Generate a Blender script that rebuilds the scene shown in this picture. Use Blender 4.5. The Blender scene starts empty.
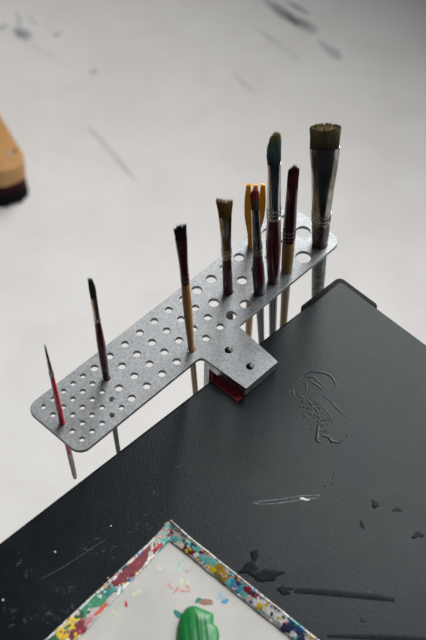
import bpy, bmesh, math, random
from mathutils import Vector, Matrix
S = 0.000714            # one layout unit (1/14 of the small hole pitch) in metres
FZ = 1050.0             # height of the rack plate above the floor, layout units
rnd = random.Random(7)
C = bpy.context.scene.collection
def W(u, v, z): return Vector((u*S, v*S, (z+FZ)*S))
def lin(c):
    return tuple(((x/255)/12.92 if x/255 <= .04045 else (((x/255)+.055)/1.055)**2.4) for x in c) + (1,)

# ---------------------------------------------------------------- materials
def newmat(name):
    m = bpy.data.materials.new(name); m.use_nodes = True
    nt = m.node_tree; return m, nt, nt.nodes['Principled BSDF']
def link(nt, a, b): nt.links.new(a, b)
def coords(nt, scale=(1,1,1), kind='Object', rot=(0,0,0)):
    tc = nt.nodes.new('ShaderNodeTexCoord'); mp = nt.nodes.new('ShaderNodeMapping')
    mp.inputs['Scale'].default_value = scale; mp.inputs['Rotation'].default_value = rot
    link(nt, tc.outputs[kind], mp.inputs['Vector']); return mp.outputs['Vector']
def noise(nt, vec, scale, detail=4, rough=.55, dist=0):
    n = nt.nodes.new('ShaderNodeTexNoise'); n.inputs['Scale'].default_value = scale
    n.inputs['Detail'].default_value = detail; n.inputs['Roughness'].default_value = rough
    n.inputs['Distortion'].default_value = dist
    link(nt, vec, n.inputs['Vector']); return n.outputs['Fac']
def ramp(nt, fac, stops, interp='LINEAR'):
    r = nt.nodes.new('ShaderNodeValToRGB'); r.color_ramp.interpolation = interp
    e = r.color_ramp.elements
    while len(e) < len(stops): e.new(.5)
    for k, (p, c) in enumerate(stops): e[k].position = p; e[k].color = c
    link(nt, fac, r.inputs['Fac']); return r.outputs['Color']
def mix(nt, fac, a, b, blend='MIX'):
    n = nt.nodes.new('ShaderNodeMix'); n.data_type = 'RGBA'; n.blend_type = blend
    for sock, val in ((n.inputs[0], fac), (n.inputs[6], a), (n.inputs[7], b)):
        if hasattr(val, 'links') or hasattr(val, 'is_linked'): link(nt, val, sock)
        else: sock.default_value = val
    return n.outputs[2]
def bump(nt, b, h, strength=.2, dist=.0005):
    n = nt.nodes.new('ShaderNodeBump'); n.inputs['Strength'].default_value = strength; n.inputs['Distance'].default_value = dist
    link(nt, h, n.inputs['Height']); link(nt, n.outputs['Normal'], b.inputs['Normal'])
def gray(v): return (v, v, v, 1)
def two_tone(name, c1, c2, scale=200, rough=.4, metal=0, lo=.4, hi=.6, stretch=(1,1,1), coat=0, bmp=0, spec=.5):
    m, nt, b = newmat(name); v = coords(nt, stretch)
    f = noise(nt, v, scale)
    link(nt, ramp(nt, f, [(lo, lin(c1)), (hi, lin(c2))]), b.inputs['Base Color'])
    b.inputs['Roughness'].default_value = rough; b.inputs['Metallic'].default_value = metal
    b.inputs['Coat Weight'].default_value = coat; b.inputs['Coat Roughness'].default_value = .12
    b.inputs['Specular IOR Level'].default_value = spec
    if bmp: bump(nt, b, f, bmp)
    return m
def banded(name, stops, scale=600, jitter=.12, rough=.75):
    """colour along the length of a tuft (generated Z) broken up by noise: paint soaked into hair"""
    m, nt, b = newmat(name)
    tc = nt.nodes.new('ShaderNodeTexCoord'); sx = nt.nodes.new('ShaderNodeSeparateXYZ'); link(nt, tc.outputs['Generated'], sx.inputs[0])
    n = noise(nt, coords(nt, (1, 1, .12)), scale)
    ma = nt.nodes.new('ShaderNodeMath'); ma.operation = 'MULTIPLY_ADD'; link(nt, n, ma.inputs[0])
    ma.inputs[1].default_value = jitter*2; ma.inputs[2].default_value = -jitter
    ad = nt.nodes.new('ShaderNodeMath'); link(nt, ma.outputs[0], ad.inputs[0]); link(nt, sx.outputs['Z'], ad.inputs[1])
    col = ramp(nt, ad.outputs[0], [(p, lin(c)) for p, c in stops])
    v = ramp(nt, noise(nt, coords(nt, (1, 1, .06)), scale*2.2), [(.3, gray(.55)), (.7, gray(1.2))])
    link(nt, mix(nt, 1.0, col, v, 'MULTIPLY'), b.inputs['Base Color'])
    b.inputs['Roughness'].default_value = rough; b.inputs['Specular IOR Level'].default_value = .25
    return m

def mat_aluminium():
    m, nt, b = newmat('brushed_aluminium'); v = coords(nt)
    f = noise(nt, v, 480, 3, .75); g = noise(nt, v, 60, 4)
    c = mix(nt, .35, ramp(nt, f, [(.3, lin((104,107,110))), (.7, lin((160,163,165)))]), ramp(nt, g, [(.35, lin((122,126,128))), (.7, lin((158,161,163)))]))
    link(nt, c, b.inputs['Base Color']); b.inputs['Metallic'].default_value = 1
    link(nt, ramp(nt, g, [(.3, gray(.46)), (.7, gray(.58))]), b.inputs['Roughness']); bump(nt, b, f, .12, .0002)
    return m
def mat_table():
    m, nt, b = newmat('black_laminate'); v = coords(nt)
    a = noise(nt, v, 7, 6, .62, .4); f = noise(nt, v, 420, 3, .6); d = noise(nt, v, 26, 8, .7, 1.2)
    c = ramp(nt, a, [(.3, lin((11,14,18))), (.7, lin((19,25,30)))])
    smudge = ramp(nt, d, [(.6, gray(0)), (.78, gray(.3))])
    c = mix(nt, smudge, c, lin((44,47,53)))
    c = mix(nt, ramp(nt, f, [(.62, gray(0)), (.74, gray(.5))]), c, lin((48,52,58)))
    sp = nt.nodes.new('ShaderNodeTexVoronoi'); sp.inputs['Scale'].default_value = 48; link(nt, v, sp.inputs['Vector'])
    c = mix(nt, ramp(nt, sp.outputs['Distance'], [(.015, gray(.3)), (.04, gray(0))]), c, lin((90,92,92)))
    link(nt, c, b.inputs['Base Color'])
    r = mix(nt, .5, ramp(nt, a, [(.3, gray(.26)), (.7, gray(.34))]), ramp(nt, d, [(.35, gray(.26)), (.7, gray(.4))]))
    b.inputs['Specular IOR Level'].default_value = .115; b.inputs['Specular Tint'].default_value = (.9, .99, 1, 1)
    link(nt, r, b.inputs['Roughness']); bump(nt, b, f, .42, .0003)
    return m
def mat_floor():
    m, nt, b = newmat('white_painted_boards'); v = coords(nt)
    big = noise(nt, v, 1.6, 5, .6, .3); mid = noise(nt, v, 9, 6, .65, .5); fine = noise(nt, v, 60, 4)
    c = mix(nt, .5, ramp(nt, big, [(.3, lin((222,219,216))), (.7, lin((234,232,230)))]), ramp(nt, mid, [(.3, lin((216,213,210))), (.6, lin((233,231,229)))]))
    # long narrow dark wear along the boards
    st = noise(nt, coords(nt, (9, 1.0, 1), rot=(0, 0, FLOOR_ROT)), 2.2, 5, .6, .25)
    c = mix(nt, ramp(nt, st, [(.68, gray(0)), (.78, gray(.22))]), c, lin((150,150,152)))
    link(nt, c, b.inputs['Base Color']); b.inputs['Roughness'].default_value = .5
    bump(nt, b, fine, .08, .0006)
    return m
FLOOR_ROT = 0.19

M = {}
M['alu'] = mat_aluminium(); M['table'] = mat_table(); M['floor'] = mat_floor()
M['clamp_alu'] = two_tone('clamp_aluminium', (150,153,156), (190,192,194), 300, .42, 1)
M['screw'] = two_tone('dark_steel', (34,34,36), (62,62,64), 400, .32, 1)
M['red_pad'] = two_tone('dark_red_felt', (100,3,10), (126,6,14), 500, .8)
M['black_plastic'] = two_tone('black_plastic', (8,8,9), (14,14,16), 200, .6, spec=.12)
M['steel_black'] = two_tone('black_steel', (20,20,23), (30,30,33), 120, .5)
M['silver'] = two_tone('worn_nickel', (150,148,142), (206,204,198), 130, .18, 1, .35, .62, (1,1,.4), bmp=.1)
M['silver_dark'] = two_tone('stained_nickel', (118,114,104), (176,172,162), 150, .22, 1, .42, .6, (1,1,.35), bmp=.15)
M['silver_gold'] = two_tone('tarnished_nickel', (150,120,72), (204,198,186), 160, .22, 1, .42, .58, (1,1,.3), bmp=.1)
M['maroon_ferrule'] = two_tone('maroon_painted_metal', (48,4,10), (74,8,14), 200, .28, .2, coat=.4)
M['maroon_grey_ferrule'] = two_tone('paint_smeared_metal', (58,5,10), (92,60,62), 110, .24, .4, .5, .7, (1,1,.25), coat=.7)
M['maroon'] = two_tone('maroon_lacquer', (58,5,14), (82,9,20), 120, .22, 0, coat=.6)
M['maroon_teal'] = two_tone('maroon_lacquer_teal_reflection', (70,8,20), (24,62,74), 120, .28, 0, .5, .62, (1,1,.35), coat=.4)  # teal patches put the window's reflection on the lacquer into its colour
M['maroon_worn'] = two_tone('worn_maroon_lacquer', (52,8,14), (74,78,76), 150, .34, 0, .5, .66, (1,1,.5), coat=.3)
M['red'] = two_tone('red_lacquer', (190,16,40), (206,26,52), 100, .25, 0, coat=.5)
M['grey_tip'] = two_tone('grey_dip', (176,172,166), (196,190,184), 200, .5)
M['navy_handle'] = two_tone('dark_slate_lacquer', (28,34,44), (66,76,86), 120, .3, 0, .42, .66, (1,1,.3), coat=.4)
M['teal_handle'] = two_tone('dark_teal_lacquer', (24,44,50), (70,88,90), 120, .3, 0, .42, .66, (1,1,.3), coat=.4)
M['speckle_handle'] = two_tone('paint_speckled_handle', (52,58,56), (120,128,124), 420, .42, 0, .42, .62, (1,1,.5))
M['dark_grey_handle'] = two_tone('dark_grey_handle', (44,46,46), (84,86,84), 250, .4)
M['wood'] = two_tone('honey_wood', (150,104,44), (182,134,66), 260, .42, 0, .35, .65, (1,1,.06), coat=.25)
M['wood_olive'] = two_tone('olive_stained_wood', (128,100,46), (158,126,62), 260, .42, 0, .35, .65, (1,1,.06), coat=.25)
M['wood_pale'] = two_tone('pale_wood', (160,120,70), (190,150,98), 260, .5, 0, .35, .65, (1,1,.06))
M['yellow'] = two_tone('amber_plastic', (214,140,10), (232,160,24), 90, .35, 0)
M['block_wood'] = two_tone('beech_block', (176,126,70), (194,146,88), 24, .5, 0, .35, .65, (1,.08,1))
M['block_bristle'] = banded('black_red_fibre', [(.0,(10,10,14)),(.45,(16,12,16)),(.62,(70,8,22)),(1,(22,10,14))], 120, .05)
M['h_fine'] = banded('fine_dark_hair_green_tip', [(.0,(36,34,34)),(.6,(52,58,54)),(.78,(74,150,110)),(1,(96,176,130))], 500, .05)
M['h_olive'] = banded('hair_dark_olive', [(.0,(52,50,30)),(.5,(38,42,38)),(.82,(40,52,52)),(1,(130,150,120))], 500, .06)
M['h_black'] = banded('hair_black_red', [(.0,(44,6,10)),(.4,(30,8,12)),(1,(34,30,30))], 500, .1)
M['h_hog'] = banded('hog_hair', [(.0,(84,66,30)),(.35,(126,98,42)),(1,(164,132,66))], 700, .12)
M['h_pink'] = banded('hair_olive_pink_tip', [(.0,(70,66,44)),(.5,(84,76,52)),(.62,(150,50,52)),(1,(172,66,66))], 400, .1)
M['h_teal'] = banded('hair_teal_tan_tip', [(.0,(44,18,24)),(.14,(28,40,48)),(.45,(62,96,98)),(.72,(96,120,102)),(.86,(140,138,92)),(1,(164,152,100))], 500, .14)
M['h_maroon'] = banded('hair_dark_maroon', [(.0,(64,5,10)),(.5,(70,6,14)),(1,(56,10,16))], 500, .1)
M['h_grey'] = banded('grizzled_hog_hair', [(.0,(40,34,22)),(.3,(80,69,46)),(.75,(104,93,64)),(1,(136,121,82))], 800, .2)
M['board'] = None
COL = dict(grey=(120,122,124), teal=(104,190,184), green=(18,86,52), cream=(226,220,200), olive=(128,130,66), red=(176,50,48), pale=(196,186,180),
  maroon=(122,26,42), yellow=(222,190,36), white=(228,228,226), blue=(44,84,150), teal2=(20,124,112), green2=(50,140,100), orange=(204,92,60),
  pink=(196,130,136), green3=(14,84,44), lime=(170,190,84), plum=(74,56,70), ochre=(176,136,40), sky=(70,146,186), navy=(36,50,84),
  brown=(150,112,92), redf=(206,152,144), limef=(206,208,184), pinkf=(210,194,186), bluef=(170,188,200), greenf=(186,204,194), brownf=(192,180,170))
def paint_mat(k):
    key = 'paint_'+k
    if key not in M:
        c = COL[k]; d = tuple(int(x*.8) for x in c)
        M[key] = two_tone('dried_paint_'+k, d, c, 420, .45, 0, .3, .6, bmp=.3)
    return M[key]

# ---------------------------------------------------------------- mesh helpers
def put(name, bm, m, parent=None, smooth=True, loc=None):
    me = bpy.data.meshes.new(name); bmesh.ops.recalc_face_normals(bm, faces=bm.faces); bm.to_mesh(me); bm.free()
    if smooth:
        for p in me.polygons: p.use_smooth = True
        try: me.set_sharp_from_angle(angle=math.radians(38))
        except Exception: pass
    o = bpy.data.objects.new(name, me); C.objects.link(o)
    for x in (m if isinstance(m, (list, tuple)) else [m]): me.materials.append(x)
    if parent: o.parent = parent
    if loc is not None: o.location = loc
    return o
def empty(name, loc, label, cat, group=None, rot=None):
    o = bpy.data.objects.new(name, None); C.objects.link(o); o.empty_display_size = .02
    if rot is not None: o.matrix_world = Matrix.Translation(loc) @ rot.to_4x4()
    else: o.location = loc
    o['label'] = label; o['category'] = cat
    if group: o['group'] = group
    return o
def tag(o, label, cat, group=None):
    o['label'] = label; o['category'] = cat
    if group: o['group'] = group
    return o
def ring(bm, t, a, b, ox=0, oy=0, n=28, p=2.0):
    vs = []
    for k in range(n):
        th = 2*math.pi*k/n; c, s = math.cos(th), math.sin(th)
        x = math.copysign(abs(c)**(2/p), c)*a; y = math.copysign(abs(s)**(2/p), s)*b
        vs.append(bm.verts.new(((x+ox)*S, (y+oy)*S, t*S)))
    return vs
def loft(stations, n=28, cap=True):
    """stations: (t, a, b[, ox[, p]])"""
    bm = bmesh.new(); prev = None; first = None
    for st in stations:
        t, a, b = st[:3]; ox = st[3] if len(st) > 3 else 0; p = st[4] if len(st) > 4 else 2.0
        r = ring(bm, t, a, b, ox, 0, n, p)
        if prev:
            for k in range(n): bm.faces.new((prev[k], prev[(k+1) % n], r[(k+1) % n], r[k]))
        else: first = r
        prev = r
    if cap: bm.faces.new(first[::-1]); bm.faces.new(prev)
    return bm
def smoothed(st, sub=4):
    """Catmull-Rom through stations"""
    out = []; st = [tuple(s)+(0, 2.0)[len(s)-3:] if len(s) < 5 else tuple(s) for s in st]
    for i in range(len(st)-1):
        p0, p1, p2, p3 = st[max(i-1,0)], st[i], st[i+1], st[min(i+2, len(st)-1)]
        for k in range(sub):
            x = k/sub
            out.append(tuple(.5*((2*b)+(-a+c)*x+(2*a-5*b+4*c-d)*x*x+(-a+3*b-3*c+d)*x**3) for a, b, c, d in zip(p0,p1,p2,p3)))
    out.append(st[-1]); return out
def add_box(bm, x0, x1, y0, y1, z0, z1, bev=0):
    g = bmesh.ops.create_cube(bm, size=1)['verts']
    for v in g: v.co = Vector(((x0+(v.co.x+.5)*(x1-x0))*S, (y0+(v.co.y+.5)*(y1-y0))*S, (z0+(v.co.z+.5)*(z1-z0))*S))
    if bev:
        es = list({e for v in g for e in v.link_edges})
        bmesh.ops.bevel(bm, geom=es, offset=bev*S, segments=2, affect='EDGES', profile=.6)
def poly_prism(bm, pts, z0, z1, bev=0):
    lo = [bm.verts.new((x*S, y*S, z0*S)) for x, y in pts]; hi = [bm.verts.new((x*S, y*S, z1*S)) for x, y in pts]
    n = len(pts); f = [bm.faces.new(lo[::-1]), bm.faces.new(hi)]
    for k in range(n): bm.faces.new((lo[k], lo[(k+1)%n], hi[(k+1)%n], hi[k]))
    if bev: bmesh.ops.bevel(bm, geom=[e for e in f[1].edges], offset=bev*S, segments=2, affect='EDGES', profile=.6)
def round_poly(pts, radii, n=6):
    out = []; N = len(pts)
    for i, p in enumerate(pts):
        r = radii[i]; p = Vector(p); a = Vector(pts[i-1]); b = Vector(pts[(i+1) % N])
        if r <= 0: out.append(tuple(p)); continue
        da = (a-p).normalized(); db = (b-p).normalized(); ang = da.angle(db)
        d = r/math.tan(ang/2); c = p+(da+db).normalized()*(r/math.sin(ang/2))
        s = p+da*d-c; e = p+db*d-c
        a0 = math.atan2(s.y, s.x); a1 = math.atan2(e.y, e.x); dl = (a1-a0+math.pi) % (2*math.pi)-math.pi
        for k in range(n+1):
            t = a0+dl*k/n; out.append((c.x+r*math.cos(t), c.y+r*math.sin(t)))
    return out
def tube_path(bm, pts, radii, n=8, flat=1.0):
    prev = None; P = [Vector(p) for p in pts]
    for i, p in enumerate(P):
        d = (P[min(i+1, len(P)-1)]-P[max(i-1, 0)]).normalized()
        side = d.cross(Vector((0,0,1)))
        if side.length < 1e-4: side = Vector((1,0,0))
        side.normalize(); up = side.cross(d)
        r = radii[i] if isinstance(radii, (list, tuple)) else radii
        vs = [bm.verts.new((p+side*(r*math.cos(2*math.pi*k/n))+up*(r*flat*math.sin(2*math.pi*k/n)))*S) for k in range(n)]
        if prev:
            for k in range(n): bm.faces.new((prev[k], prev[(k+1)%n], vs[(k+1)%n], vs[k]))
        else: bm.faces.new(vs[::-1])
        prev = vs
    bm.faces.new(prev)
def blob(bm, cx, cy, z, la, lc, rot=0, h=.8, mi=0, n=16, rough=.25, follow=None, rng=rnd):
    """irregular flattened dab of paint"""
    ph = [rng.uniform(0, 6.28) for _ in range(3)]
    def rad(th): return 1+rough*(.5*math.sin(2*th+ph[0])+.35*math.sin(3*th+ph[1])+.3*math.sin(5*th+ph[2]))
    rings = []
    for q, hh in ((1.0, -.3), (.9, h*.7), (.5, h)):
        vs = []
        for k in range(n):
            th = 2*math.pi*k/n; r = rad(th)*q; x = la*r*math.cos(th); y = lc*r*math.sin(th)
            X = cx+x*math.cos(rot)-y*math.sin(rot); Y = cy+x*math.sin(rot)+y*math.cos(rot)
            zz = follow(X, Y) if follow else z
            vs.append(bm.verts.new((X*S, Y*S, (zz+hh)*S)))
        rings.append(vs)
    fs = []
    for a, b in zip(rings, rings[1:]):
        for k in range(n): fs.append(bm.faces.new((a[k], a[(k+1)%n], b[(k+1)%n], b[k])))
    fs.append(bm.faces.new(rings[-1])); fs.append(bm.faces.new(rings[0][::-1]))
    for f in fs: f.material_index = mi

CAM_P = (-507.843642, -678.576335, 1188.718331); CAM_R = (0.690575, -0.723143, 0.013020); CAM_U = (0.553545, 0.540030, 0.634000); CAM_W = (0.465504, 0.430618, -0.773224); CAM_F = 1401.294
SCUFFS = [([(1700, 1217), (1694, 1177), (1687, 1133), (1685, 1101), (1688, 1076), (1686, 1055)], [6, 14, 16, 13, 18, 10]), ([(1693, 1071), (1690, 1046), (1685, 1024)], [8, 20, 8]), ([(1667, 999), (1663, 969), (1660, 941), (1653, 916)], [4, 10, 16, 8]), ([(1177, 1567), (1174, 1542), (1175, 1513)], [8, 18, 12]), ([(1174, 1553), (1174, 1530)], [10, 10]), ([(1216, 1616), (1209, 1589), (1187, 1567)], [2, 3, 2]), ([(1232, 1588), (1222, 1543)], [1, 2]), ([(1146, 1592), (1167, 1593)], [5, 2]), ([(1222, 1477), (1242, 1473)], [5, 5]), ([(1191, 1311), (1209, 1308)], [3, 3]), ([(1728, 1166), (1729, 1113), (1732, 1082)], [3, 7, 3])]
SEAMS = [([(1057, 1177), (1050, 1136), (1041, 1093), (1030, 1048), (1019, 1004), (1013, 973)], [3, 6, 6, 6, 5, 3]), ([(1596, 1142), (1592, 1091), (1587, 1047), (1581, 983)], [3, 6, 5, 3]), ([(1431, 1062), (1421, 1020), (1416, 970)], [2, 4, 2])]
DAB_L = [('grey', -14.4, -2.7, 10, 8), ('teal', -18.3, 1.7, 10, 5), ('green', -22.6, -3.7, 9, 1.8), ('cream', -29.0, -1.7, 12, 5), ('olive', -37.7, -1.9, 5, 4), ('green', -33.9, 0.4, 5, 2), ('red', -30.5, -9.9, 7, 3.5), ('red', -25.5, -10.4, 4, 3), ('pale', -38.3, -7.9, 5, 3), ('maroon', -50.2, -3.1, 20, 9), ('maroon', -63.1, -3.5, 18, 10), ('maroon', -72.3, -3.1, 14, 9), ('maroon', -80.3, -5.6, 9, 7), ('red', -53.5, -7.6, 6, 2), ('yellow', -62.5, -12.3, 1.6, 1.4), ('yellow', -79.4, -11.3, 1.6, 1.4), ('white', -81.5, -2.7, 3, 2), ('yellow', -94.1, -3.1, 1.6, 1.4), ('blue', -72.8, -16.9, 2.2, 2), ('teal2', -99.9, -6.2, 14, 9), ('green2', -108.9, -5.8, 14, 9), ('green2', -120.6, -5.4, 14, 9), ('green', -131.5, -5.8, 9, 5), ('orange', -106.9, -15.8, 8, 3), ('orange', -115.8, -15.3, 8, 3), ('pale', -99.1, -13.4, 10, 3), ('pale', -121.0, -11.2, 10, 5), ('yellow', -143.8, -7.6, 12, 8), ('yellow', -155.8, -6.6, 9, 7), ('teal2', -148.4, -5.6, 4, 3), ('maroon', -137.7, -17.4, 11, 7), ('maroon', -147.0, -16.2, 8, 6), ('pink', -130.1, -15.0, 8, 4), ('yellow', -148.4, -17.7, 4, 2), ('green3', -166.8, -2.0, 8, 6), ('blue', -150.6, -9.3, 2.4, 2), ('red', -143.2, -20.3, 4, 3)]
DAB_R = [('cream', -2.5, -2.3, 6, 4), ('lime', -4.5, -6.8, 4, 3), ('plum', -5.6, -10.6, 4, 2), ('teal', -5.3, -14.3, 8, 5), ('teal', -6.1, -21.7, 12, 7), ('white', -4.9, -24.7, 7, 2), ('teal', -5.9, -33.5, 12, 5), ('cream', -12.0, -21.9, 5, 2), ('maroon', -4.9, -44.5, 3, 2), ('maroon', -17.2, -35.9, 6, 4.5), ('maroon', -16.4, -28.6, 4, 3), ('cream', -18.1, -23.5, 6, 3), ('white', -11.5, -43.9, 7, 4), ('blue', -14.6, -45.4, 4, 3), ('white', -13.4, -54.8, 6, 4), ('yellow', -18.9, -45.4, 3, 2.2), ('yellow', -25.5, -31.7, 3, 2), ('teal', -7.5, -54.7, 11, 6), ('teal', -7.9, -64.1, 11, 6), ('olive', -8.7, -71.3, 6, 5), ('ochre', -17.1, -68.5, 11, 6), ('yellow', -20.1, -63.5, 9, 4), ('ochre', -13.8, -78.4, 9, 5), ('sky', -15.1, -89.8, 9, 6), ('sky', -10.1, -90.5, 6, 4), ('plum', -6.0, -93.3, 6, 3), ('teal', -16.7, -84.8, 5, 4), ('sky', -18.7, -96.8, 6, 5), ('teal', -17.5, -106.0, 8, 5), ('maroon', -6.0, -106.0, 8, 4.5), ('maroon', -4.6, -112.3, 5, 3.5), ('pale', -14.5, -110.9, 7, 4), ('white', -8.4, -120.7, 10, 6), ('yellow', -17.3, -123.3, 6, 5), ('ochre', -15.1, -128.9, 6, 4), ('yellow', -5.1, -129.0, 2.4, 2), ('white', -11.1, -131.7, 9, 6), ('navy', -7.6, -138.6, 5, 2.5), ('navy', -2.7, -139.4, 4, 2), ('white', -13.9, -144.0, 9, 7), ('white', -7.4, -149.6, 8, 6), ('navy', -12.9, -154.3, 6, 5), ('navy', -10.9, -161.1, 9, 6), ('blue', -2.5, -156.5, 5, 2), ('navy', -8.3, -169.9, 9, 6), ('teal', -15.9, -167.7, 5, 3), ('blue', -2.5, -168.7, 6, 2), ('white', -18.5, -166.3, 6, 4)]
DAB_B = [('brown', -39.3, -82.1, 9, 3.4, 1), ('teal2', -42.8, -75.1, 3.5, 2.6, 0), ('teal2', -66.4, -71.0, 3, 7, 0), ('redf', -49.9, -45.2, 1.6, 4, 0), ('redf', -49.1, -52.4, 5, 1.6, 0), ('redf', -44.8, -58.7, 5, 1.8, 1), ('redf', -39.0, -58.7, 1.5, 3, 0), ('limef', -76.6, -27.0, 5, 3.5, 0), ('red', -92.0, -27.4, 1.5, 4, 1), ('limef', -108.5, -26.4, 4, 5, 0), ('limef', -37.7, -52.2, 5, 4, 0), ('pinkf', -59.6, -66.0, 3, 3, 0), ('sky', -26.3, -94.8, 4, 3, 0), ('bluef', -25.5, -87.7, 5, 4, 0), ('limef', -42.2, -24.8, 4, 4, 0), ('greenf', -27.5, -37.6, 7, 5, 0), ('brownf', -26.3, -47.0, 4, 3, 0)]
GREEN = [(-55.0, -72.1), (-48.6, -76.5), (-47.7, -81.4), (-44.8, -90.9), (-42.7, -95.4), (-51.5, -102.7), (-50.9, -107.2), (-55.4, -113.7), (-61.0, -118.1), (-78.5, -128.8), (-99.3, -135.2), (-111.4, -127.7), (-107.5, -111.7), (-99.1, -98.8), (-88.0, -88.5), (-76.9, -79.5), (-66.0, -73.9)]
SMEAR = [([(-125.0,-64.3),(-116.4,-67.3),(-109.0,-77.1),(-107.5,-88.1),(-111.8,-96.2),(-119.5,-99.2)],1.3),
 ([(-128.7,-67.8),(-121.9,-72.5),(-122.5,-84.2),(-125.3,-93.6)],1.0),([(-127.8,-73.9),(-126.7,-85.3),(-127.7,-93.1)],1.2),([(-132.9,-69.0),(-134.4,-74.6),(-141.5,-79.9)],1.0),
 ([(-159.2,-73.3),(-153.9,-66.3),(-146.9,-64.3),(-141.3,-64.5),(-133,-63),(-125,-64.3)],.9),([(-148.2,-68.3),(-153.4,-71.9),(-154.9,-77.4)],1.0),
 ([(-162.6,-118.8),(-172.1,-126.3),(-179.7,-132.1),(-177.9,-137.1)],1.9),([(-171.7,-130.0),(-167.8,-137.0),(-169.3,-143.7),(-164.0,-149.4),(-158.2,-149.4)],1.6),
 ([(-153.6,-150.5),(-151.2,-149.6)],1.1),([(-148.9,-81.4),(-148.5,-92.0),(-151.3,-102.9),(-154.9,-112.9),(-162.6,-118.8)],1.2),([(-146.4,-87.2),(-144.5,-99.2),(-144.1,-109.7),(-147.7,-126.5)],.8),
 ([(-132.1,-95.8),(-131.7,-106.3),(-134.1,-119.3),(-135.7,-132.9)],1.0),([(-192.8,-169.6),(-203.2,-176.4)],.8)]
SCR = [(-281.4,-139.3),(-273.2,-143.9),(-258.9,-155.2),(-241.3,-166.3),(-225.9,-179.5),(-229.9,-180.5),(-244.7,-169.6),(-261.8,-158.1),(-276.1,-146.8)]
M['scuff'] = two_tone('grey_scuff', (118,118,120), (190,190,191), 14, .6)
M['seam'] = two_tone('worn_board_seam', (196,196,197), (212,211,211), 20, .6)
M['wall'] = two_tone('wall_paint', (176,176,176), (186,186,186), 8, .8)
M['smear'] = two_tone('dried_black_paint', (11,15,20), (20,26,32), 300, .27, spec=.24)
M['scratch_pale'] = two_tone('pale_scratch', (80,83,86), (128,130,134), 300, .6)
M['scratch_dim'] = two_tone('dim_scratch', (44,46,50), (70,72,76), 300, .6)
M['fleck'] = two_tone('white_fleck', (190,188,186), (215,212,210), 300, .6)
M['nail'] = two_tone('bright_nail', (190,190,188), (205,205,203), 200, .4, .6)
M['dark_hole'] = two_tone('nail_hole_shade', (40,28,20), (60,44,30), 200, .8)  # dark colour stands in for the shade inside the nail hole
def mat_board():
    m, nt, b = newmat('white_palette'); v = coords(nt)
    a = noise(nt, v, 22, 6, .6, .4); d = noise(nt, v, 60, 5, .6, .6)
    c = ramp(nt, a, [(.3, lin((176,175,170))), (.65, lin((196,194,190)))])
    c = mix(nt, ramp(nt, d, [(.62, gray(0)), (.75, gray(.25))]), c, lin((170,172,160)))
    link(nt, c, b.inputs['Base Color']); b.inputs['Roughness'].default_value = .5; bump(nt, b, a, .15, .0005); return m
M['board'] = mat_board()
def mat_rim():
    m, nt, b = newmat('paint_crusted_rim'); v = coords(nt)
    n = noise(nt, v, 85, 5, .6, .8)
    st = [(.0,COL['teal2']),(.36,COL['teal']),(.42,COL['pale']),(.47,COL['maroon']),(.5,COL['cream']),(.55,COL['white']),(.6,COL['sky']),(.66,COL['ochre'])]
    link(nt, ramp(nt, n, [(p, lin(c)) for p, c in st], 'CONSTANT'), b.inputs['Base Color']); b.inputs['Roughness'].default_value = .45
    bump(nt, b, n, .4, .001); return m
M['rim'] = mat_rim()
M['wet_green'] = two_tone('wet_green_paint', (2,104,44), (12,120,54), 90, .4, 0, coat=.15)
SBX, SBY = 0, 0
WIN_A, WIN_D, WIN_LO, WIN_HI, WIN_W, WIN_E = 0.0, 2110, 1600, 4500, 2200, 86
WIN_Y = 600
WORLD = .11
EXPOSURE = 0
W2_Y, W2_W, W2_E = -1750, 1700, 46
M['rub'] = two_tone('dull_black_rub', (9,13,18), (17,23,29), 160, .34, spec=.1)
M['smudge'] = two_tone('grey_smudge', (30,33,38), (58,62,70), 300, .55, spec=.15)
SMUDGE = [(-504.7,-92.5),(-530.4,-82.2),(-533.3,-65),(-484.2,-79.9),(-449,-68.5),(-431.2,-70.2),(-491.1,-43.3),(-482.1,-84.9),(-486.3,-100),(-423.5,-80.7),(-380.4,-79.7),(-365.5,-78.1),(-491.1,-28.1),(-309.2,-91.5),(-307.3,-60),(-345.7,-56.6),(-508,-95),(-512,-88)]
# ---------------------------------------------------------------- camera
RIGHT = Vector(CAM_R); UP = Vector(CAM_U); FWD = Vector(CAM_W)
cd = bpy.data.cameras.new('camera'); cam = bpy.data.objects.new('camera', cd); C.objects.link(cam)
cam.matrix_world = Matrix.Translation(W(*CAM_P)) @ Matrix((RIGHT, UP, -FWD)).transposed().to_4x4()
cd.sensor_fit = 'VERTICAL'; cd.sensor_height = 36; cd.sensor_width = 24; cd.lens = CAM_F/640*36
cd.clip_start = .05; cd.clip_end = 60
cd.dof.use_dof = True; cd.dof.aperture_fstop = 8.0
cd.dof.focus_distance = (Vector((270, -20, 60))-Vector(CAM_P)).dot(FWD)*S
bpy.context.scene.camera = cam
RH = Vector((0.69063, -0.7232, 0)).normalized()

# ---------------------------------------------------------------- floor
bm = bmesh.new(); add_box(bm, -2600, 2700, -2600, 3400, -FZ-40, -FZ)
# one slab; its own origin at the floor surface
fl = put('floor', bm, M['floor'], smooth=False, loc=(0, 0, FZ*S)); fl['kind'] = 'structure'
# dried dark scuffs on the floor boards belong to the floor
def scuffs():
    bm = bmesh.new()
    for path, r in SCUFFS:
        tube_path(bm, [(x, y, -FZ+.1) for x, y in path], r, 8, .05)
    return bm
sc_ = put('floor_scuff', scuffs(), M['scuff'], fl, loc=(0, 0, 0))
sc_['label'] = 'dark grey scuff marks'
bm = bmesh.new()
for path, r in SEAMS: tube_path(bm, [(x, y, -FZ+.1) for x, y in path], r, 8, .05)
se = put('board_seam', bm, M['seam'], fl)

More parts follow.
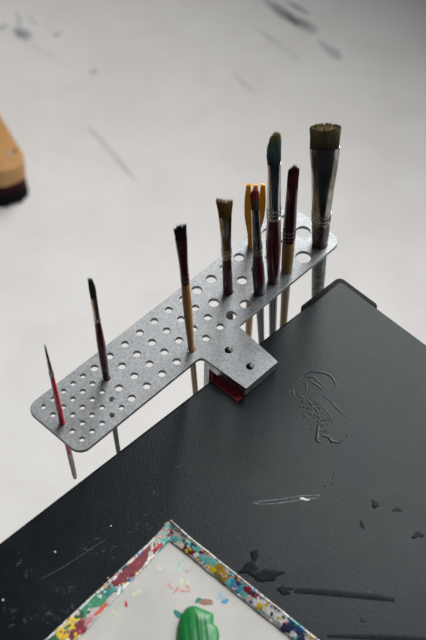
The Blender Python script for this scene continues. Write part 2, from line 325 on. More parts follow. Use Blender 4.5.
# window wall beyond the upper right of the picture; it is where the daylight comes from
NX, NY = math.cos(WIN_A), math.sin(WIN_A)
wroot = Matrix.Translation(W(NX*WIN_D, NY*WIN_D, -FZ)) @ Matrix.Rotation(WIN_A, 4, 'Z')
bm = bmesh.new()
Y0, Y1 = -3200, 3200
add_box(bm, 10, 170, Y0, Y1, 0, WIN_LO)
add_box(bm, 10, 170, Y0, Y1, WIN_HI, WIN_HI+400)
add_box(bm, 10, 170, Y0, W2_Y-W2_W/2, WIN_LO, WIN_HI); add_box(bm, 10, 170, W2_Y+W2_W/2, WIN_Y-WIN_W/2, WIN_LO, WIN_HI); add_box(bm, 10, 170, WIN_Y+WIN_W/2, Y1, WIN_LO, WIN_HI)
wl = put('wall_right', bm, M['wall'], smooth=False); wl.matrix_world = wroot; wl['kind'] = 'structure'
bm = bmesh.new()
for y in (WIN_Y-WIN_W/2, WIN_Y+WIN_W/2-70): add_box(bm, 60, 120, y, y+70, WIN_LO, WIN_HI)
for z in (WIN_LO, WIN_HI-70): add_box(bm, 60, 120, WIN_Y-WIN_W/2+70, WIN_Y+WIN_W/2-70, z, z+70)
wf = put('window_1', bm, M['wall'], smooth=False); wf.matrix_world = wroot; wf['kind'] = 'structure'
ld = bpy.data.lights.new('window_daylight', 'AREA'); ld.shape = 'RECTANGLE'
ld.size = WIN_W*S; ld.size_y = (WIN_HI-WIN_LO)*S; ld.energy = WIN_E; ld.color = (1.0, .985, .968)
lo = bpy.data.objects.new('window_daylight', ld); C.objects.link(lo)
zax = Vector((NX, NY, 0)); yax = Vector((0, 0, 1)); xax = yax.cross(zax)
lo.matrix_world = Matrix.Translation(W(NX*WIN_D-NY*WIN_Y, NY*WIN_D+NX*WIN_Y, -FZ+(WIN_LO+WIN_HI)/2)) @ Matrix((xax, yax, zax)).transposed().to_4x4()

# second, narrower window further along the same wall
bm = bmesh.new()
for y in (W2_Y-W2_W/2, W2_Y+W2_W/2-70): add_box(bm, 60, 120, y, y+70, WIN_LO, WIN_HI)
for z in (WIN_LO, WIN_HI-70): add_box(bm, 60, 120, W2_Y-W2_W/2+70, W2_Y+W2_W/2-70, z, z+70)
sf = put('window_2', bm, M['wall'], smooth=False); sf.matrix_world = wroot; sf['kind'] = 'structure'
l2 = bpy.data.lights.new('window_daylight', 'AREA'); l2.shape = 'RECTANGLE'; l2.size = W2_W*S; l2.size_y = (WIN_HI-WIN_LO)*S; l2.energy = W2_E; l2.color = (.93, .97, 1)
o2 = bpy.data.objects.new('window_daylight', l2); C.objects.link(o2)
o2.matrix_world = Matrix.Translation(W(NX*WIN_D-NY*W2_Y, NY*WIN_D+NX*W2_Y, -FZ+(WIN_LO+WIN_HI)/2)) @ Matrix((xax, yax, zax)).transposed().to_4x4()

wd = bpy.data.worlds.new('world'); bpy.context.scene.world = wd; wd.use_nodes = True
bg = wd.node_tree.nodes['Background']; bg.inputs[0].default_value = (.95, .97, 1.0, 1); bg.inputs[1].default_value = WORLD

# ---------------------------------------------------------------- table
TA = -.0365; TZ = -15
tc = W(359.4, -72.1, TZ)
tab = empty('work_table', Vector((tc.x, tc.y, 0)), 'black scuffed work table with the metal brush rack clamped to its edge', 'table', rot=Matrix.Rotation(TA, 3, 'Z'))
TH = (FZ+TZ)
def tput(name, bm, m, **k): return put(name, bm, m, tab, **k)
bm = bmesh.new(); poly_prism(bm, round_poly([(-1060,-840),(0,-840),(0,0),(-1060,0)], [5,5,5,5], 4), -26, 0, 1.6)
tt = tput('tabletop', bm, M['table'], loc=(0,0,TH*S))
# black corner guard, slightly proud of the edge
def guard_pts():
    o = 5.5
    return round_poly([(-61, .3), (-61, o), (o, o), (o, -54), (.3, -54), (.3, .3)], [0, 4, 6, 4, 0, 0], 5)
bm = bmesh.new(); poly_prism(bm, guard_pts(), -40, -1.2, 1.2)
g = tput('corner_guard', bm, M['black_plastic'], loc=(0,0,TH*S)); g['label'] = 'black moulded corner guard'
for x, y in ((-60,-60),(-1000,-60),(-60,-780),(-1000,-780)):
    bm = bmesh.new(); add_box(bm, x-22, x+22, y-22, y+22, 0, TH-75.5, 3); tput('leg', bm, M['steel_black'])
bm = bmesh.new()
for a in (-82, -802): add_box(bm, -1022, -38, a, a+44, TH-75, TH-26.5, 2)
for a in (-1022, -82): add_box(bm, a, a+44, -757.5, -82.5, TH-75, TH-26.5, 2)
tput('frame', bm, M['steel_black'])
# dried, almost clear paint smear: raised squiggles left on the top
bm = bmesh.new()
for pts, r in SMEAR:
    P = [Vector((x, y, .12)) for x, y in pts]; dense = []
    for i in range(len(P)-1):
        for k in range(4): dense.append(P[i].lerp(P[i+1], k/4)+Vector((rnd.uniform(-.5,.5), rnd.uniform(-.5,.5), 0)))
    dense.append(P[-1]); n = len(dense)
    tube_path(bm, dense, [r*(.35+.65*math.sin(math.pi*(i+.6)/(n+.2)))*rnd.uniform(.7,1.2) for i in range(n)], 8, .22)
s = tput('paint_smear', bm, M['smear'], loc=(0,0,TH*S)); s['label'] = 'dried dark paint smear'
bm = bmesh.new()
for i in range(130):
    q = rnd.random(); x = -150-q*10+rnd.gauss(0, 7); y = -84-q*40+rnd.gauss(0, 8)
    blob(bm, x, y, .03, rnd.uniform(.5, 2.2), rnd.uniform(.4, 1.2), rnd.uniform(0, 3), .3, 0, 8)
s = tput('paint_crust', bm, M['smear'], loc=(0,0,TH*S)); s['kind'] = 'stuff'
bm = bmesh.new()
def path(bm, pts, r, z=.08): tube_path(bm, [(x, y, z) for x, y in pts], r, 6, .15)
path(bm, SCR+SCR[:1], .35)
s = tput('scratch', bm, M['scratch_pale'], loc=(0,0,TH*S)); s['label'] = 'thin pale outlined scratch'
bm = bmesh.new(); blob(bm, -241.5, -171, .05, 4.5, 1.4, -.95, .35); blob(bm, -239, -175, .05, 2.6, 1.0, -.5, .35)
s = tput('paint_fleck', bm, M['fleck'], loc=(0,0,TH*S)); s['label'] = 'small white paint fleck'
bm = bmesh.new(); path(bm, [(-489.7,-58.2),(-469.5,-62.6),(-446.1,-65.1),(-416.7,-68.5)], .3, .05)
path(bm, [(-441,-58),(-436,-66)], .2, .05); path(bm, [(-424,-60),(-418,-64)], .3, .05)
tput('scratch', bm, M['scratch_dim'], loc=(0,0,TH*S))
for x, y, r in ((-460.8,-44.9,1.3),(-401.9,-60.7,1.0),(-442.5,-102,.9),(-366.3,-98,.8),(-530.2,-50.5,1.3),(-196,-172,1.2),(-206,-178,1.4),(-214,-176,1.6)):
    bm = bmesh.new(); blob(bm, x, y, .03, r, r*.8, 0, .3, 0, 10)
    tput('paint_fleck', bm, M['fleck'] if x < -300 else M['smear'], loc=(0,0,TH*S))

# dull dark rub marks and faint grey smudges on the top
bm = bmesh.new()
tube_path(bm, [(x, y, .02) for x, y in ((-323,-236),(-314,-245),(-305.8,-254),(-287.4,-276.2),(-272,-294),(-260.3,-309.6))], [2.5,3.2,3.6,3.3,3.6,2.2], 8, .03)
tube_path(bm, [(x, y, .02) for x, y in ((-334.8,-290.1),(-306.5,-318.8),(-277.5,-349.4),(-262,-366))], [1.5,3,3.4,2], 8, .03)
for x, y, la, lc, ro in ((-193.7,-225,6,4,.2),(-221.3,-232.3,5,2.5,.8),(-183,-244.9,5,2.5,-.4),(-330.1,-205.3,16,9,-.9),(-335.9,-189.2,12,6,-.6),(-328.5,-229.3,9,5,-.9),(-322.2,-182.5,9,4,.3),(-189.8,-278.3,7,4,0)):
    blob(bm, x, y, .02, la, lc, ro, .06, 0, 18, .5)
s = tput('rub_mark', bm, M['rub'], loc=(0,0,TH*S)); s['label'] = 'dull darker rub marks'; s['kind'] = 'stuff'
bm = bmesh.new()
for x, y in SMUDGE:
    for q in range(5): blob(bm, x+rnd.gauss(0,5), y+rnd.gauss(0,5), .02, rnd.uniform(.6,3.4), rnd.uniform(.4,1.4), rnd.uniform(0,3), .05, 0, 12, .6)
s = tput('smudge', bm, M['smudge'], loc=(0,0,TH*S)); s['label'] = 'faint grey smudges'; s['kind'] = 'stuff'
bm = bmesh.new(); blob(bm, -297.3, -301.8, .03, 3.2, 3.0, 0, .5, 0, 16, .1); s = tput('paint_fleck', bm, M['smudge'], loc=(0,0,TH*S))

# ---------------------------------------------------------------- brush rack
rack = empty('brush_rack', W(190, 0, -4.3), 'perforated grey aluminium brush rack plate clamped to the black table edge', 'brush rack')
ox = 190
def holes():
    H = []
    for i in range(5):
        for j in range(5): H.append((14*i, -(j-2)*14.7, 3.3))
    for i in range(7):
        for j in range(4): H.append((71.7+22.5*i, -(j-1.5)*18.95, 4.6))
    for i in range(5):
        for j in range(3): H.append((226.4+23.1*i, -(j-1)*26.2, 6.3))
    for i in range(2):
        for j in range(3): H.append((347+29*i, -(j-1)*26.2, 9.3))
    return H
def spline(cu, pts):
    sp = cu.splines.new('POLY'); sp.points.add(len(pts)-1); sp.use_cyclic_u = True
    for p, (x, y) in zip(sp.points, pts): p.co = ((x-ox)*S, y*S, 0, 1)
cu = bpy.data.curves.new('plate', 'CURVE'); cu.dimensions = '2D'; cu.fill_mode = 'BOTH'
outline = round_poly([(-14.5,41.2),(-14.5,-42),(162.5,-42),(164.5,-106),(214.4,-106),(221,-42),(397.5,-41.5),(397.5,41.2)],
                     [13,13,7,1.2,1.2,4,14,14], 8)
spline(cu, outline)
for x, y, r in holes()+[(189.3,-57.5,4.7),(189.1,-89.2,4.7)]:
    spline(cu, [(x+r*math.cos(2*math.pi*k/28), y+r*math.sin(2*math.pi*k/28)) for k in range(28)])
cu.extrude = 1.85*S; cu.bevel_depth = .3*S; cu.bevel_resolution = 1
tmp = bpy.data.objects.new('tmp', cu); C.objects.link(tmp)
me = bpy.data.meshes.new_from_object(tmp.evaluated_get(bpy.context.evaluated_depsgraph_get()))
bpy.data.objects.remove(tmp); me.name = 'plate'; me.materials.clear(); me.materials.append(M['alu'])
pl = bpy.data.objects.new('plate', me); C.objects.link(pl); pl.parent = rack; pl.location = (0, 0, 2.15*S)
# C-shaped clamp of folded bar
prof = round_poly([(-105.4,-4.35),(-45.3,-4.35),(-45.3,-64),(-100,-64),(-100,-56),(-53,-56),(-53,-14),(-105.4,-14)], [0,3,3,0,0,1,1,0], 4)
bm = bmesh.new()
a = [bm.verts.new((( 163.8-ox)*S, y*S, (z+4.3)*S)) for y, z in prof]; b = [bm.verts.new(((214-ox)*S, y*S, (z+4.3)*S)) for y, z in prof]
bm.faces.new(a); bm.faces.new(b[::-1])
for k in range(len(prof)): bm.faces.new((a[k], a[(k+1)%len(prof)], b[(k+1)%len(prof)], b[k]))
put('clamp', bm, M['clamp_alu'], rack)
bm = bmesh.new(); add_box(bm, 153.5-ox, 212-ox, -104.5, -66, TZ+.05+4.3, -14.05+4.3, .3)
add_box(bm, 165.5-ox, 213-ox, -58.5, -53.2, -55.8+4.3, TZ-2+4.3, .5)
p = put('clamp_pad', bm, M['red_pad'], rack); p['label'] = 'dark red pad showing under the clamp'
for y in (-57.5, -89.2):
    bm = bmesh.new()
    r = [4.5,4.5,4.1,2.8,.01]; z = [-4,.4,1.0,1.5,1.7]; prev = None
    for rr, zz in zip(r, z):
        vs = [bm.verts.new((rr*math.cos(2*math.pi*k/20)*S, rr*math.sin(2*math.pi*k/20)*S, zz*S)) for k in range(20)]
        if prev:
            for k in range(20): bm.faces.new((prev[k], prev[(k+1)%20], vs[(k+1)%20], vs[k]))
        else: bm.faces.new(vs[::-1])
        prev = vs
    bm.faces.new(prev)
    s = put('screw', bm, M['screw'], rack, loc=((189.2-ox)*S, y*S, 3.6*S))
    bm = bmesh.new(); add_box(bm, -.3, 4.6, -.8, .8, .5, 1.9, .1)
    q = put('screw_slot', bm, M['alu'], s); q.rotation_euler.z = .1

# ---------------------------------------------------------------- brushes
def strands(bm, n, a0, b0, t0, top, a1, b1, r=.32, jit=.8, rng=rnd, dx=0, flyaway=0, base=None):
    for i in range(n):
        while True:
            x, y = rng.uniform(-1,1), rng.uniform(-1,1)
            if x*x+y*y <= 1: break
        if rng.random() < .6:
            k = (x*x+y*y)**.5 or 1; q = rng.uniform(.85, 1)/k; x, y = x*q, y*q
        tz = top(x, y)+rng.gauss(0, jit); tb = base(x) if base else t0
        X1 = x*a1(tz) if callable(a1) else x*a1
        X1 += dx+rng.gauss(0, .35); Y1 = y*b1+rng.gauss(0, .35)
        if flyaway and rng.random() < flyaway: X1 += rng.choice((-1,1))*rng.uniform(.6, 2.2)
        p0 = Vector((x*a0*.93, y*b0*.93, tb-2)); p2 = Vector((X1, Y1, tz)); p1 = p0.lerp(p2, .55); p1.x = p0.x+(p2.x-p0.x)*.42; prev = None
        for p, rr in ((p0, r), (p1, r), (p2, r*.35)):
            vs = [bm.verts.new(((p.x+rr*math.cos(2.094*k))*S, (p.y+rr*math.sin(2.094*k))*S, p.z*S)) for k in range(3)]
            if prev:
                for k in range(3): bm.faces.new((prev[k], prev[(k+1)%3], vs[(k+1)%3], vs[k]))
            prev = vs
        bm.faces.new(prev)
def merge(bm, other):
    me = bpy.data.meshes.new('t'); other.to_mesh(me); other.free(); bm.from_mesh(me); bpy.data.meshes.remove(me); return bm
def frame_for(lean, yaw=0):
    z = (RH*lean+Vector((0,0,1))).normalized(); x = (RH-z*RH.dot(z)).normalized(); y = z.cross(x)
    return Matrix((x, y, z)).transposed() @ Matrix.Rotation(yaw, 3, 'Z')
def brush_root(u, v, lean, label, yaw=0, name='paintbrush', cat='paintbrush', group='paintbrushes standing in the rack'):
    return empty(name, W(u, v, 0), label, cat, group, frame_for(lean, yaw))
def crimp(st, ts, h=.45):
    """rings pressed into the ferrule"""
    out = list(st)
    def at(t):
        s = sorted(st)
        for p, q in zip(s, s[1:]):
            if p[0] <= t <= q[0]:
                k = (t-p[0])/((q[0]-p[0]) or 1); return [p[i]+(q[i]-p[i])*k for i in range(5)]
        return list(s[0] if t < s[0][0] else s[-1])
    for t in ts:
        for d, k in ((-1.5,-.1),(-.75,h),(0,h*1.15),(.75,h),(1.5,-.1)):
            a = at(t+d); out.append((t+d, a[1]+k, a[2]+k, a[3], a[4]))
    return sorted(out)

# 1 fine red liner
r = brush_root(0, 0, -.062, 'thin bright red fine-point paintbrush at the left end of the rack')
put('handle', loft(smoothed([(-54,2.9,2.9),(-20,3.0,3.0),(0,3.05,3.05),(35,3.1,3.1),(60,2.7,2.7),(80.5,2.3,2.3)]), 20), M['red'], r)
p = put('handle_tip', loft(smoothed([(-106,.6,.6),(-104.5,1.8,1.8),(-100,2.4,2.4),(-75,2.8,2.8),(-54,2.92,2.92)]), 20), M['grey_tip'], r); p['label'] = 'grey dipped handle end'
put('ferrule', loft(crimp(smoothed([(79,2.45,2.45),(92,2.1,2.1),(113,1.35,1.35)]), (82.5, 86.5), .25), 18), M['silver_dark'], r)
put('bristles', loft(smoothed([(112,1.2,1.2),(119,1.15,1.15),(126,.9,.9),(131,.25,.25)]), 12), M['h_fine'], r)
# 2 small dark flat
r = brush_root(71.7, 9.5, -.051, 'small dark maroon paintbrush with dark narrow bristles beside the red one')
put('handle', loft(smoothed([(-2,3.7,3.7),(20,4.2,4.2),(55,4.6,4.6),(80,3.9,3.9),(96.5,3.2,3.2)])), M['maroon'], r)
p = put('handle_end', loft(smoothed([(-200,.8,.8),(-198,2,2),(-120,2.7,2.7),(-40,3.4,3.4),(-2,3.7,3.7)])), M['dark_grey_handle'], r); p['label'] = 'dark grey worn lower handle'
put('ferrule', loft(crimp(smoothed([(95,3.4,3.4),(112,3.3,2.6),(131,3.4,1.9)]), (97.5,), .2)), M['silver_gold'], r)
bm = loft(smoothed([(129,3.2,1.8),(146,3.5,1.9),(153,2.7,1.4),(160,1.6,.8)]), 16)
strands(bm, 90, 3.3, 1.8, 130, lambda x, y: 158-6*x-abs(x)*4, 2.6, 1.3, .35, 1.2)
put('bristles', bm, M['h_olive'], r)
# 3 wood handle flat with maroon ferrule
r = brush_root(161.7, -28.5, -.059, 'slim paintbrush with bare wood handle and dark flat maroon head')
put('handle', loft(smoothed([(-230,.7,.7),(-228,1.8,1.8),(-150,2.6,2.6),(-77,3.2,3.2),(0,3.4,3.4),(45,4.3,4.3),(83,4.9,4.9),(100,4.6,4.6),(111,4.2,4.2)])), M['wood'], r)
put('ferrule', loft(crimp(smoothed([(110,4.4,4.4),(121,4.3,4.2),(142,4.6,3.4),(158,5.3,2.8),(176,6.1,2.4,0,2.4)]), (116,122), .25)), M['maroon_ferrule'], r)
bm = loft(smoothed([(174,5.9,2.2),(184,6.0,2.1),(190,6.0,1.6)]), 18)
strands(bm, 170, 6.0, 2.2, 175, lambda x, y: 194+1.5*x-(2.5 if x < -.6 else 0), 6.4, 1.8, .35, 1.1)
put('bristles', bm, M['h_black'], r)
# 4 hog flat
r = brush_root(249.5, 0, -.047, 'flat hog-hair paintbrush with splayed tan bristles and maroon handle')
put('handle', loft(smoothed([(-3,5.5,5.5),(20,5.6,5.6),(40,5.5,5.5),(59,5.0,5.0)])), M['maroon'], r)
p = put('handle_end', loft(smoothed([(-230,.8,.8),(-228,2.2,2.2),(-120,3.6,3.6),(-40,4.9,4.9),(-3,5.5,5.5)])), M['navy_handle'], r)
put('ferrule', loft(crimp(smoothed([(56,5.2,5.2),(70,5.4,5.1),(92,5.9,3.8),(108,6.5,3.1,0,2.4),(121,7.0,2.8,0,2.5)]), (60,65,70), .4)), M['silver_gold'], r)
bm = loft(smoothed([(119,6.7,2.5),(130,7.3,2.6),(138,7.9,2.0)]), 20)
strands(bm, 260, 6.8, 2.6, 120, lambda x, y: 143.5-1.5*x+2*x*x, 8.9, 3.0, .38, 1.3)
put('bristles', bm, M['h_hog'], r)
# 5 pink tip
r = brush_root(272.6, -26, -.068, 'slim paintbrush with pink paint on its rounded tip in front of the yellow fork')
put('handle', loft(smoothed([(-4,5.7,5.7),(18,6.7,6.7),(35,6.8,6.8),(55,5.7,5.7),(67,5.1,5.1)])), M['maroon_teal'], r)
put('handle_end', loft(smoothed([(-230,.8,.8),(-228,2.0,2.0),(-120,3.2,3.2),(-60,4.0,4.0),(-15,5.0,5.0),(-4,5.7,5.7)])), M['teal_handle'], r)
put('ferrule', loft(crimp(smoothed([(64,5.3,5.3),(78,5.4,5.2),(100,4.9,4.2),(120,4.6,3.4),(134,4.5,2.8)]), (68,73,78), .4)), M['silver_dark'], r)
bm = loft(smoothed([(132,4.2,2.6),(147,4.4,2.7),(156,4.3,2.2),(162,2.6,1.2)]), 18)
strands(bm, 140, 4.3, 2.7, 133, lambda x, y: 163-7*x*x+2.2*x, 4.5, 2.2, .38, .7)
put('bristles', bm, M['h_pink'], r)
# 6 tall filbert
r = brush_root(295.7, -26, -.040, 'tall filbert paintbrush with rounded teal-stained bristles and long nickel ferrule')
put('handle', loft(smoothed([(-4,5.7,5.7),(25,7.4,7.4),(60,8.5,8.5),(80,8.2,8.2),(105,7.2,7.2)])), M['maroon'], r)
put('handle_end', loft(smoothed([(-250,.8,.8),(-248,2.2,2.2),(-120,3.8,3.8),(-60,4.6,4.6),(-15,5.2,5.2),(-4,5.7,5.7)])), M['navy_handle'], r)
put('ferrule', loft(crimp(smoothed([(103,7.3,7.3),(122,7.5,7.0),(145,7.1,5.6),(165,6.9,4.2,0,2.3),(184,6.8,3.4,0,2.5)]), (106,112,118), .5)), M['silver'], r)
bm = loft(smoothed([(180,6.6,3.6,-.3),(196,6.8,3.6,-1.0),(208,6.4,3.0,-.7),(217,5.0,2.2,1.0),(223,2.8,1.1,2.4)]), 20)
def filbert(x, y): return 181+44*math.sqrt(max(0, 1-abs((x-.42)/1.45)**2.6))
strands(bm, 330, 7.2, 3.8, 181, filbert, 6.7, 2.4, .4, .8, flyaway=.02, dx=-.9, base=lambda x: 184+5.5*x)
put('bristles', bm, M['h_teal'], r)
# 7 maroon round
r = brush_root(318.8, -26, -.011, 'paintbrush with dark maroon bristles and ferrule on a bare wood handle')
put('handle', loft(smoothed([(-5,6.0,6.0),(17,6.8,6.8),(40,7.0,7.0),(52,6.8,6.8)])), M['wood_olive'], r)
put('handle_end', loft(smoothed([(-240,.8,.8),(-238,2.2,2.2),(-120,4.0,4.0),(-50,4.8,4.8),(-15,5.4,5.4),(-5,6.0,6.0)])), M['wood_olive'], r)
put('ferrule', loft(crimp(smoothed([(50,7.0,7.0),(70,7.1,6.9),(84,7.0,5.8),(106,6.4,4.6),(132,6.2,3.4,.3),]), (56,62,68), .4)), M['maroon_grey_ferrule'], r)
bm = loft(smoothed([(130,6.0,3.2,.3),(146,6.0,3.0,.3),(155,5.3,2.4,.4),(161,3.2,1.5,.8)]), 18)
strands(bm, 210, 6.0, 3.2, 131, lambda x, y: 162-5*x*x+2.5*x, 5.8, 2.4, .38, 1.2, flyaway=.05, dx=.4)
put('bristles', bm, M['h_maroon'], r)
# 8 wide flat
r = brush_root(376, -26, -.040, 'widest flat paintbrush with square grey-brown bristles at the right end of the rack')
put('handle', loft(smoothed([(-8,8.7,8.7),(3,9.0,9.0),(14,9.9,9.9),(28,10.3,10.3),(40,10.2,10.2)])), M['maroon_worn'], r)
put('handle_end', loft(smoothed([(-260,1,1),(-257,3,3),(-180,5.6,5.6),(-95,7.1,7.1),(-36,8.4,8.4),(-8,8.7,8.7)])), M['speckle_handle'], r)
put('ferrule', loft(crimp(smoothed([(36,10.5,10.4),(48,10.7,10.2),(60,11.1,9.6),(88,12.5,8.0,.3,2.1),(112,13.9,6.8,.7,2.2),(128,15.0,6.3,.7,2.3),(146,16.1,6.0,.3,2.4),(152.5,16.3,6.0,.2,2.4)]), (40,46,52), .5), 40), M['silver_dark'], r)
bm = loft(smoothed([(150,15.8,5.1,0,3),(165,15.9,5.3,0,3.4),(179.5,15.9,5.1,0,3.4)]), 28)
strands(bm, 750, 16.0, 5.4, 151, lambda x, y: 181.5-1.2*abs(x)**6, 16.3, 5.6, .42, .55)
put('bristles', bm, M['h_grey'], r)
# three-pronged amber fork
r = empty('paint_fork', W(318.8, 26.2, 0), 'amber yellow three-pronged fork standing behind the pink-tipped brush', 'paint tool', None, frame_for(-.002, .05))
half = [(100,10.2),(93,10.6),(85,11.2),(76,11.7),(63,11.6),(50,11.0),(40,9.6),(30,7.9),(20,6.7),(10,6.1),(-3,5.7)]
pts = [(-a, t) for t, a in half[::-1]]
pts += [(-5.4,100.6),(-5.0,74),(-3.3,73),(-2.6,99.8),(2.3,99.8),(2.9,73),(4.7,74),(5.5,100.6)]
pts += [(a, t) for t, a in half]
bm = bmesh.new()
lo_ = [bm.verts.new((x*S, -2.3*S, t*S)) for x, t in pts]; hi_ = [bm.verts.new((x*S, 2.3*S, t*S)) for x, t in pts]
f0 = bm.faces.new(lo_); f1 = bm.faces.new(hi_[::-1])
for k in range(len(pts)): bm.faces.new((lo_[k], lo_[(k+1)%len(pts)], hi_[(k+1)%len(pts)], hi_[k]))
bmesh.ops.bevel(bm, geom=list(f0.edges)+list(f1.edges), offset=.8*S, segments=2, affect='EDGES', profile=.5)
p = put('fork_head', bm, M['yellow'], r); p['label'] = 'flat amber three-pronged head'
p = put('handle', loft(smoothed([(-240,.8,.8),(-238,2.4,2.4),(-120,4.6,4.6),(-30,5.4,5.4),(2,5.6,4.4)])), M['wood_pale'], r); p['label'] = 'pale wooden handle'

# ---------------------------------------------------------------- palette
PZ = TZ
pc = W(-3.7, -161.4, PZ)
pal = empty('paint_palette', pc, 'white palette board with paint-crusted raised rim on the black table', 'palette', rot=Matrix.Rotation(.03, 3, 'Z'))
X0, Y0p = -420, -330
bm = bmesh.new(); add_box(bm, X0+1, -1, Y0p+1, -1, .2, 2.6)
put('board', bm, M['board'], pal, smooth=False)
def lw(x): return 11+max(0, -x-18)*.066          # the long rim widens a little along its length
RW = 13.6
def hL(X, Y): return 9.3-5.2*min(1, max(0, -Y/lw(X)))
def hR(X, Y): return 9.3-5.2*min(1, max(0, -X/RW))
def rim(inner, outer, tip=None):
    """strip with an upright outer lip falling to a thin inner edge"""
    n = len(inner); bm = bmesh.new(); rows = []
    for (ix, iy), (x, y), lift in [(inner[i], outer[i], (4.0*max(0, 1-i/2.0) if tip else 0)) for i in range(n)]:
        d = Vector((ix-x, iy-y)); L = d.length; d /= L
        cs = [(0, .1), (0, 9.3+lift), (1.0, 9.6+lift*.9), (2.2, 8.6+lift*.6), (L*.55, 6.6), (L, 4.2), (L, 2.5), (L*.6, 2.5), (L*.5, .1)]
        rows.append([bm.verts.new(((x+d.x*a)*S, (y+d.y*a)*S, z*S)) for a, z in cs])
    for a, b in zip(rows, rows[1:]):
        for k in range(len(a)): bm.faces.new((a[k], a[(k+1)%len(a)], b[(k+1)%len(a)], b[k]))
    bm.faces.new(rows[0]); bm.faces.new(rows[-1][::-1]); return bm
wob = lambda: rnd.uniform(-.5, .5)
N = 26
xs = [-i*(420/N) for i in range(N+1)]
innL = [(min(x, -13.6), -lw(x)+wob()) for x in xs]; innL[0] = (-13.6, -11.2)
outL = [(x, wob()*.5) for x in xs]; outL[0] = (0, 0)
rl = put('rim', rim(innL, outL, True), M['rim'], pal)
ys = [-i*(330/N) for i in range(N+1)]
innR = [(-RW+wob(), min(y, -11.2)) for y in ys]; innR[0] = (-13.6, -11.2)
outR = [(1.2*max(0, 1-abs(y+8)/60)*0+wob()*.5, y) for y in ys]; outR[0] = (0, 0)
rr = put('rim', rim(innR, outR, True), M['rim'], pal)
put('rim', rim([(X0+14, y) for y in ys], [(X0, y) for y in ys]), M['rim'], pal)
put('rim', rim([(x, Y0p+14) for x in xs], [(x, Y0p) for x in xs]), M['rim'], pal)
def dabs(name, D, rot, follow, parent):
    keys = sorted({d[0] for d in D}); bm = bmesh.new()
    for i, (c, x, y, la, lc, *k) in enumerate(D):
        blob(bm, x, y, 0, la, lc, rot+(-.9 if k and k[0] else 0)+rnd.uniform(-.12,.12), .25+.012*i if follow != flat else .05, keys.index(c), 18, .32, follow)
    o = put(name, bm, [paint_mat(k) for k in keys], parent, smooth=follow != flat); o['kind'] = 'stuff'; return o
flat = lambda X, Y: 2.6
# thin rims keep their dabs between lip and inner edge
def fit(v, half, width):
    half = min(half, width/2/1.18); return max(min(v, -half*1.1-.4), -width+half*1.1), half
def clampL(D):
    out = []
    for c, x, y, la, lc in D: y, lc = fit(y, lc*.85, lw(x)); out.append((c, x, y, la, lc))
    return out
def clampR(D):
    out = []
    for c, x, y, la, lc in D: x, lc = fit(x, lc*.85, RW); out.append((c, x, y, la, lc))
    return out
dL = dabs('dried_paint', clampL(DAB_L), 0, hL, rl); dR = dabs('dried_paint', clampR(DAB_R), math.pi/2, hR, rr)
dB = dabs('dried_paint', DAB_B, 0, flat, pal); dB['label'] = 'faint coloured smears on the white board'
# random flecks on the rims
def flecks(n, long, rot, follow, parent):
    D = []
    for i in range(n):
        s = -rnd.random()**1.0*long-6; c = rnd.choice(['white','cream','teal','maroon','yellow','blue','green','red','pale','plum','white'])
        a = rnd.uniform(1.5, lw(s)-1.5 if rot == 0 else RW-1.5)
        D.append((c, s, -a, rnd.uniform(.8, 2.6), rnd.uniform(.6, 1.4)) if rot == 0 else (c, -a, s, rnd.uniform(.8, 2.6), rnd.uniform(.6, 1.4)))
    dabs('paint_fleck', D, rot, lambda X, Y: follow(X, Y)+.45, parent)
flecks(26, 170, 0, hL, rl); flecks(45, 190, math.pi/2, hR, rr)

# wet green paint
gx = sum(p[0] for p in GREEN)/len(GREEN); gy = sum(p[1] for p in GREEN)/len(GREEN)
bm = bmesh.new(); NA, NR = 72, 16
def grad(th):
    n = len(GREEN); best = 0
    for i in range(n):
        x0, y0 = GREEN[i][0]-gx, GREEN[i][1]-gy; x1, y1 = GREEN[(i+1)%n][0]-gx, GREEN[(i+1)%n][1]-gy
        dx, dy = math.cos(th), math.sin(th); den = dx*(y1-y0)-dy*(x1-x0)
        if abs(den) < 1e-9: continue
        t = (x0*(y1-y0)-y0*(x1-x0))/den; s = (x0*dy-y0*dx)/den
        if t > 0 and -1e-6 <= s <= 1+1e-6: best = max(best, t)
    return best
R0 = [grad(2*math.pi*k/NA) for k in range(NA)]
R0 = [(R0[k-1]+2*R0[k]+R0[(k+1)%NA])/4 for k in range(NA)]
def gh(x, y, q):
    dome = 7.5*(1-q**3.2)**.6
    # strokes run along the smear
    s = (x*.72-y*.69)*.42; l = x*.69+y*.72
    ridge = .16*math.sin(s*1.9+.05*l)+.12*math.sin(s*3.7+1+.03*l)
    fold = 1.2*math.exp(-((x-14-.0*y)**2+(y-12)**2)/120)
    return dome+(ridge+fold)*min(1, 2.2*(1-q))
cen = bm.verts.new((0, 0, gh(0,0,0)*S)); prev = None
for i in range(1, NR+1):
    q = i/NR; vs = []
    for k in range(NA):
        th = 2*math.pi*k/NA; x, y = R0[k]*q*math.cos(th), R0[k]*q*math.sin(th)
        vs.append(bm.verts.new((x*S, y*S, gh(x, y, q)*S)))
    if prev:
        for k in range(NA): bm.faces.new((prev[k], prev[(k+1)%NA], vs[(k+1)%NA], vs[k]))
    else:
        for k in range(NA): bm.faces.new((cen, vs[k], vs[(k+1)%NA]))
    prev = vs
bm.faces.new(prev[::-1])
gp = Matrix.Rotation(.03, 3, 'Z') @ Vector((gx*S, gy*S, 2.7*S))
o = put('paint_dollop', bm, M['wet_green'], loc=pc+gp); o.rotation_euler.z = .03
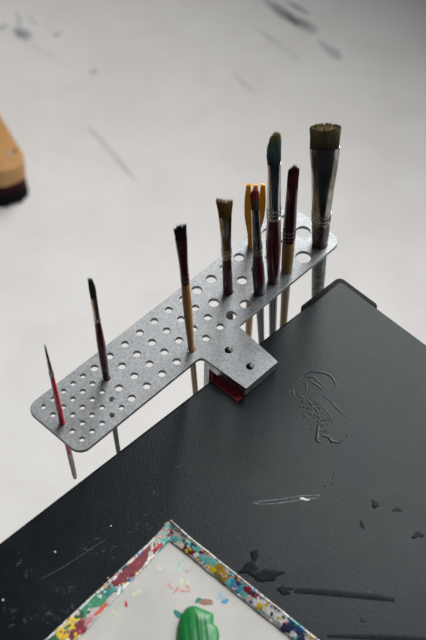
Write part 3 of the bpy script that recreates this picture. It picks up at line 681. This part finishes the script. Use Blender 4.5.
tag(o, 'thick glossy dollop of bright green paint on the white palette', 'paint')

# ---------------------------------------------------------------- scrubbing brush on the floor
sb = empty('scrubbing_brush', W(856, 1216, -FZ), 'light wooden scrubbing brush with black bristles lying on the white floor', 'scrubbing brush', rot=Matrix.Rotation(-.335, 3, 'Z'))
out = round_poly([(-90,-128),(0,-128),(0,180),(-90,180)], [36,36,36,36], 8)
out = [(x+SBX, y+SBY) for x, y in out]
bm = bmesh.new(); poly_prism(bm, out, 62, 108, 4); put('block', bm, M['block_wood'], sb)
inset = lambda o_, k: [((x-SBX+45)*k-45+SBX, (y-SBY-26)*k+26+SBY) for x, y in o_]
bm = bmesh.new()
lo_ = [bm.verts.new((x*S, y*S, 2*S)) for x, y in inset(out, .99)]; hi_ = [bm.verts.new((x*S, y*S, 63*S)) for x, y in inset(out, .93)]
bm.faces.new(lo_[::-1]); bm.faces.new(hi_)
for k in range(len(out)): bm.faces.new((lo_[k], lo_[(k+1)%len(out)], hi_[(k+1)%len(out)], hi_[k]))
for i in range(900):
    e = rnd.random()*len(out); k = int(e); p = Vector(out[k]).lerp(Vector(out[(k+1)%len(out)]), e-k)
    c0 = Vector((SBX-45, SBY+26)); a = c0+(p-c0)*rnd.uniform(.85,.93); b = c0+(p-c0)*rnd.uniform(.92,1.02)
    tube_path(bm, [(a.x, a.y, 64), (b.x+rnd.uniform(-1,1), b.y+rnd.uniform(-2,2), rnd.uniform(0.9,3))], [1.3,.8], 4)
put('bristles', bm, M['block_bristle'], sb)
for (x, y, r_, m_) in ((-26,-80,6.0,'nail'), (-13,-79,5.0,'dark_hole')):
    bm = bmesh.new(); blob(bm, x+SBX, y+SBY, 108, r_, r_, 0, .8, 0, 20, 0); put('nail' if m_ == 'nail' else 'nail_hole', bm, M[m_], sb)

# ---------------------------------------------------------------- view
sc = bpy.context.scene
sc.view_settings.view_transform = 'Standard'; sc.view_settings.look = 'None'
sc.view_settings.exposure = EXPOSURE; sc.view_settings.gamma = 1; sc.view_settings.use_curve_mapping = False
